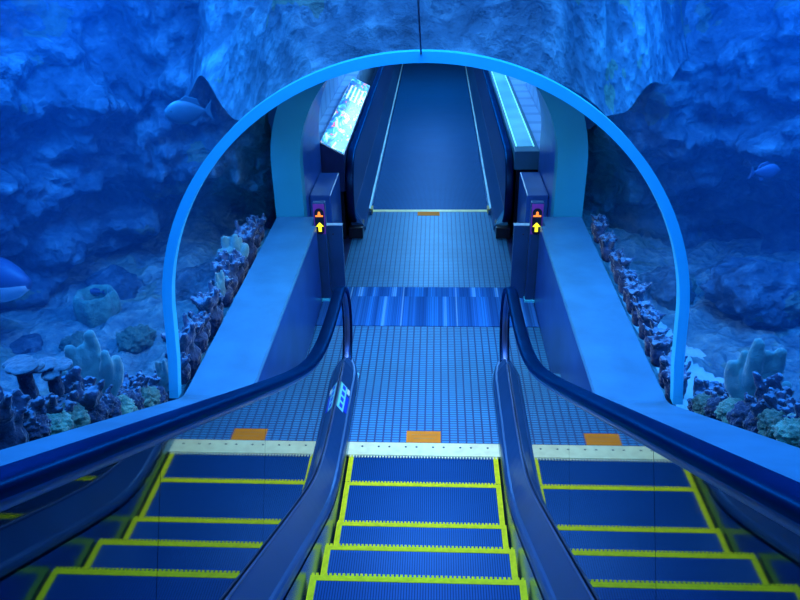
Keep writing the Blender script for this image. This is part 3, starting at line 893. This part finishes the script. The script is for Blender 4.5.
# ------------------------------------------------------------------ fish
def fish(name, L, H, W, loc, rz, mats, label, tailk=1., belly=-.16):
    """body along +x (head) with tail, dorsal and belly fin; mats = (back, belly)"""
    t = thing(name, label, 'fish', loc)
    t.rotation_euler = (0, 0, rz)
    bm = bmesh.new(); rings = []
    for i, u in enumerate(lin(0, 1, 22)):
        r = math.sin(PI * min(1, max(.02, u)) ** .75) ** .8
        r = max(r, .12 if u > .9 else .03)
        x = L * (.5 - u)
        rings.append([(x, W / 2 * r * math.cos(a), H / 2 * r * math.sin(a)) for a in [2 * PI * j / 20 for j in range(20)]])
    loft(bm, rings)
    me_o = obj('body', bm, list(mats), None, smooth=True); me_o.parent = t
    for p in me_o.data.polygons:
        if p.center.z < belly * H: p.material_index = 1
    def fin(nm, pts, th=.006):
        bm = bmesh.new(); loft(bm, [[(x, sy, z) for x, z in pts] for sy in (-th, th)])
        o = obj(nm, bm, mats[0], None); o.parent = t
    fin('tail_fin', [(-.47 * L, .04 * H), (-.66 * L, .42 * H * tailk), (-.6 * L, 0), (-.66 * L, -.42 * H * tailk), (-.47 * L, -.04 * H)])
    fin('dorsal_fin', [(.15 * L, .45 * H), (-.05 * L, .66 * H), (-.32 * L, .5 * H), (-.38 * L, .25 * H), (-.1 * L, .4 * H)])
    fin('belly_fin', [(0, -.45 * H), (-.2 * L, -.62 * H), (-.3 * L, -.35 * H)])
    for sy in (-1, 1):
        bm = bmesh.new(); bmesh.ops.create_icosphere(bm, subdivisions=2, radius=.045 * H)
        bmesh.ops.translate(bm, vec=(.33 * L, sy * W * .3, .1 * H), verts=bm.verts[:])
        o = obj('eye', bm, M_black, None, smooth=True); o.parent = t
    return t
M_f1 = mat('teal_fish_skin', (.05, .17, .26), .5, var=.1)
M_f2 = mat('dark_fish_back', (.05, .1, .22), .5, var=.1)
M_f3 = mat('white_fish_belly', (.95, .98, 1.), .5, var=.03)
fish('fish', .26, .155, .07, (-1.55, 4.7, 2.124), PI + .3, (M_f1, M_f1), 'pale teal oval fish swimming before the rock high on the left')
fish('fish', 1.0, .4, .3, (-3.52, 5.0, .78), -.25, (M_f2, M_f3), 'big dark fish with a white belly cut off by the left edge', 1., .0)
fish('fish', .14, .06, .04, (-2.9, 5.55, .36), PI, (M_f2, M_f1), 'tiny dark fish hovering above the barrel sponge')
fish('fish', .2, .11, .05, (2.45, 5.2, 1.55), .2, (M_f2, M_f2), 'faint dark fish before the rock on the right')

# ------------------------------------------------------------------ water body with the dry tunnel cut out
bm = bmesh.new()
box(bm, -7, 7, -4, 11, -1.5, 7.5)
bmesh.ops.recalc_face_normals(bm, faces=bm.faces[:])
prof = arc(1.445, -.4, 40)
rings = []
for t in (-3.5, None, 10.5):
    r = []
    for x, z in prof:
        yb = 3.5 + (z - LZ) * TILT
        if t is None: r.append((x, yb, z))
        elif t < 0: r.append((x, t, z + (yb - t) * TAN))
        else: r.append((x, t, z))
    rings.append(r)
bm2 = bmesh.new(); loft(bm2, rings); bmesh.ops.recalc_face_normals(bm2, faces=bm2.faces[:]); bmesh.ops.reverse_faces(bm2, faces=bm2.faces[:])
tmp = bpy.data.meshes.new('t'); bm2.to_mesh(tmp); bm2.free(); bm.from_mesh(tmp); bpy.data.meshes.remove(tmp)
mw = bpy.data.materials.new('blue_sea_water'); mw.use_nodes = True
nt = mw.node_tree; nt.nodes.clear()
out = nt.nodes.new('ShaderNodeOutputMaterial'); ad = nt.nodes.new('ShaderNodeAddShader')
va = nt.nodes.new('ShaderNodeVolumeAbsorption'); va.inputs['Color'].default_value = (.05, .55, .99, 1); va.inputs['Density'].default_value = .22
vs = nt.nodes.new('ShaderNodeVolumeScatter'); vs.inputs['Color'].default_value = (.04, .36, 1, 1); vs.inputs['Density'].default_value = .05
nt.links.new(va.outputs[0], ad.inputs[0]); nt.links.new(vs.outputs[0], ad.inputs[1]); nt.links.new(ad.outputs[0], out.inputs['Volume'])
wtr = obj('water', bm, mw, recalc=False)
tag(wtr, 'clear blue sea water filling the tank around the tunnel', 'water', kind='stuff')

# ------------------------------------------------------------------ lights
def area(name, loc, rot, sx, sy, energy, col, spread=180):
    l = bpy.data.lights.new(name, 'AREA'); l.shape = 'RECTANGLE'; l.size = sx; l.size_y = sy
    l.energy = energy; l.color = col; l.spread = math.radians(spread)
    o = bpy.data.objects.new(name, l); COL.objects.link(o); o.location = loc; o.rotation_euler = rot
    return o
BLUE = (.04, .4, 1.)
CY = (.26, .6, 1.)
WH = (.26, .68, 1.)
area('tank_key_and_fill', (-3.0, 3.4, 6.6), (0, math.radians(-8), 0), 2.2, 7, 480, BLUE)
area('tank_key_and_fill', (3.0, 3.4, 6.6), (0, math.radians(8), 0), 2.2, 7, 480, BLUE)
area('tank_key_and_fill', (0, 2.6, 6.9), (math.radians(18), 0, 0), 3.0, 2.5, 440, CY)
area('tank_key_and_fill', (-2.3, 4.7, 3.2), (0, 0, 0), .8, 1.2, 110, BLUE)  # added fill with no fixture, lifts the dim reef inside the ring
area('tank_key_and_fill', (2.3, 4.7, 3.2), (0, 0, 0), .8, 1.2, 110, BLUE)  # matching added fill for the right bank, no fixture there
area('tunnel_lamp', (0, 4.9, 2.48), (math.radians(-16), 0, 0), .9, .7, 75, (.5, .72, 1.))
area('tunnel_lamp', (0, 8.6, 2.45), (0, 0, 0), .5, .9, 38, WH)
area('tunnel_lamp', (0, 11.5, 2.45), (0, 0, 0), .5, 1.6, 75, WH)
area('tunnel_lamp', (0, 15, 2.45), (0, 0, 0), .5, 1.6, 75, WH)
W = bpy.data.worlds.new('World'); S.world = W; W.use_nodes = True
W.node_tree.nodes['Background'].inputs[0].default_value = (.01, .08, .35, 1)
W.node_tree.nodes['Background'].inputs[1].default_value = .25

# ------------------------------------------------------------------ camera
f, p, yaw, roll, cx, ch = 733.2224, .4899, .0554, -.0204, .0788, 3.2613
F = Vector((-math.sin(yaw) * math.cos(p), math.cos(yaw) * math.cos(p), -math.sin(p)))
R_ = Vector((math.cos(yaw), math.sin(yaw), 0)); U_ = R_.cross(F)
r2 = R_ * math.cos(roll) + U_ * math.sin(roll); u2 = -R_ * math.sin(roll) + U_ * math.cos(roll)
cam = bpy.data.cameras.new('camera'); co = bpy.data.objects.new('camera', cam); COL.objects.link(co)
mx = Matrix(((r2.x, u2.x, -F.x), (r2.y, u2.y, -F.y), (r2.z, u2.z, -F.z))).to_4x4()
mx.translation = (cx, 0, ch)
co.matrix_world = mx
cam.sensor_width = 36; cam.sensor_fit = 'HORIZONTAL'; cam.lens = f * 36 / 800; cam.clip_start = .05; cam.clip_end = 200
S.camera = co

S.view_settings.view_transform = 'Standard'; S.view_settings.look = 'None'
S.view_settings.gamma = 1; S.view_settings.exposure = 0; S.view_settings.use_curve_mapping = False
S.cycles.transparent_max_bounces = 24
S.cycles.max_bounces = 10
S.cycles.use_denoising = True
S.cycles.sample_clamp_indirect = 4
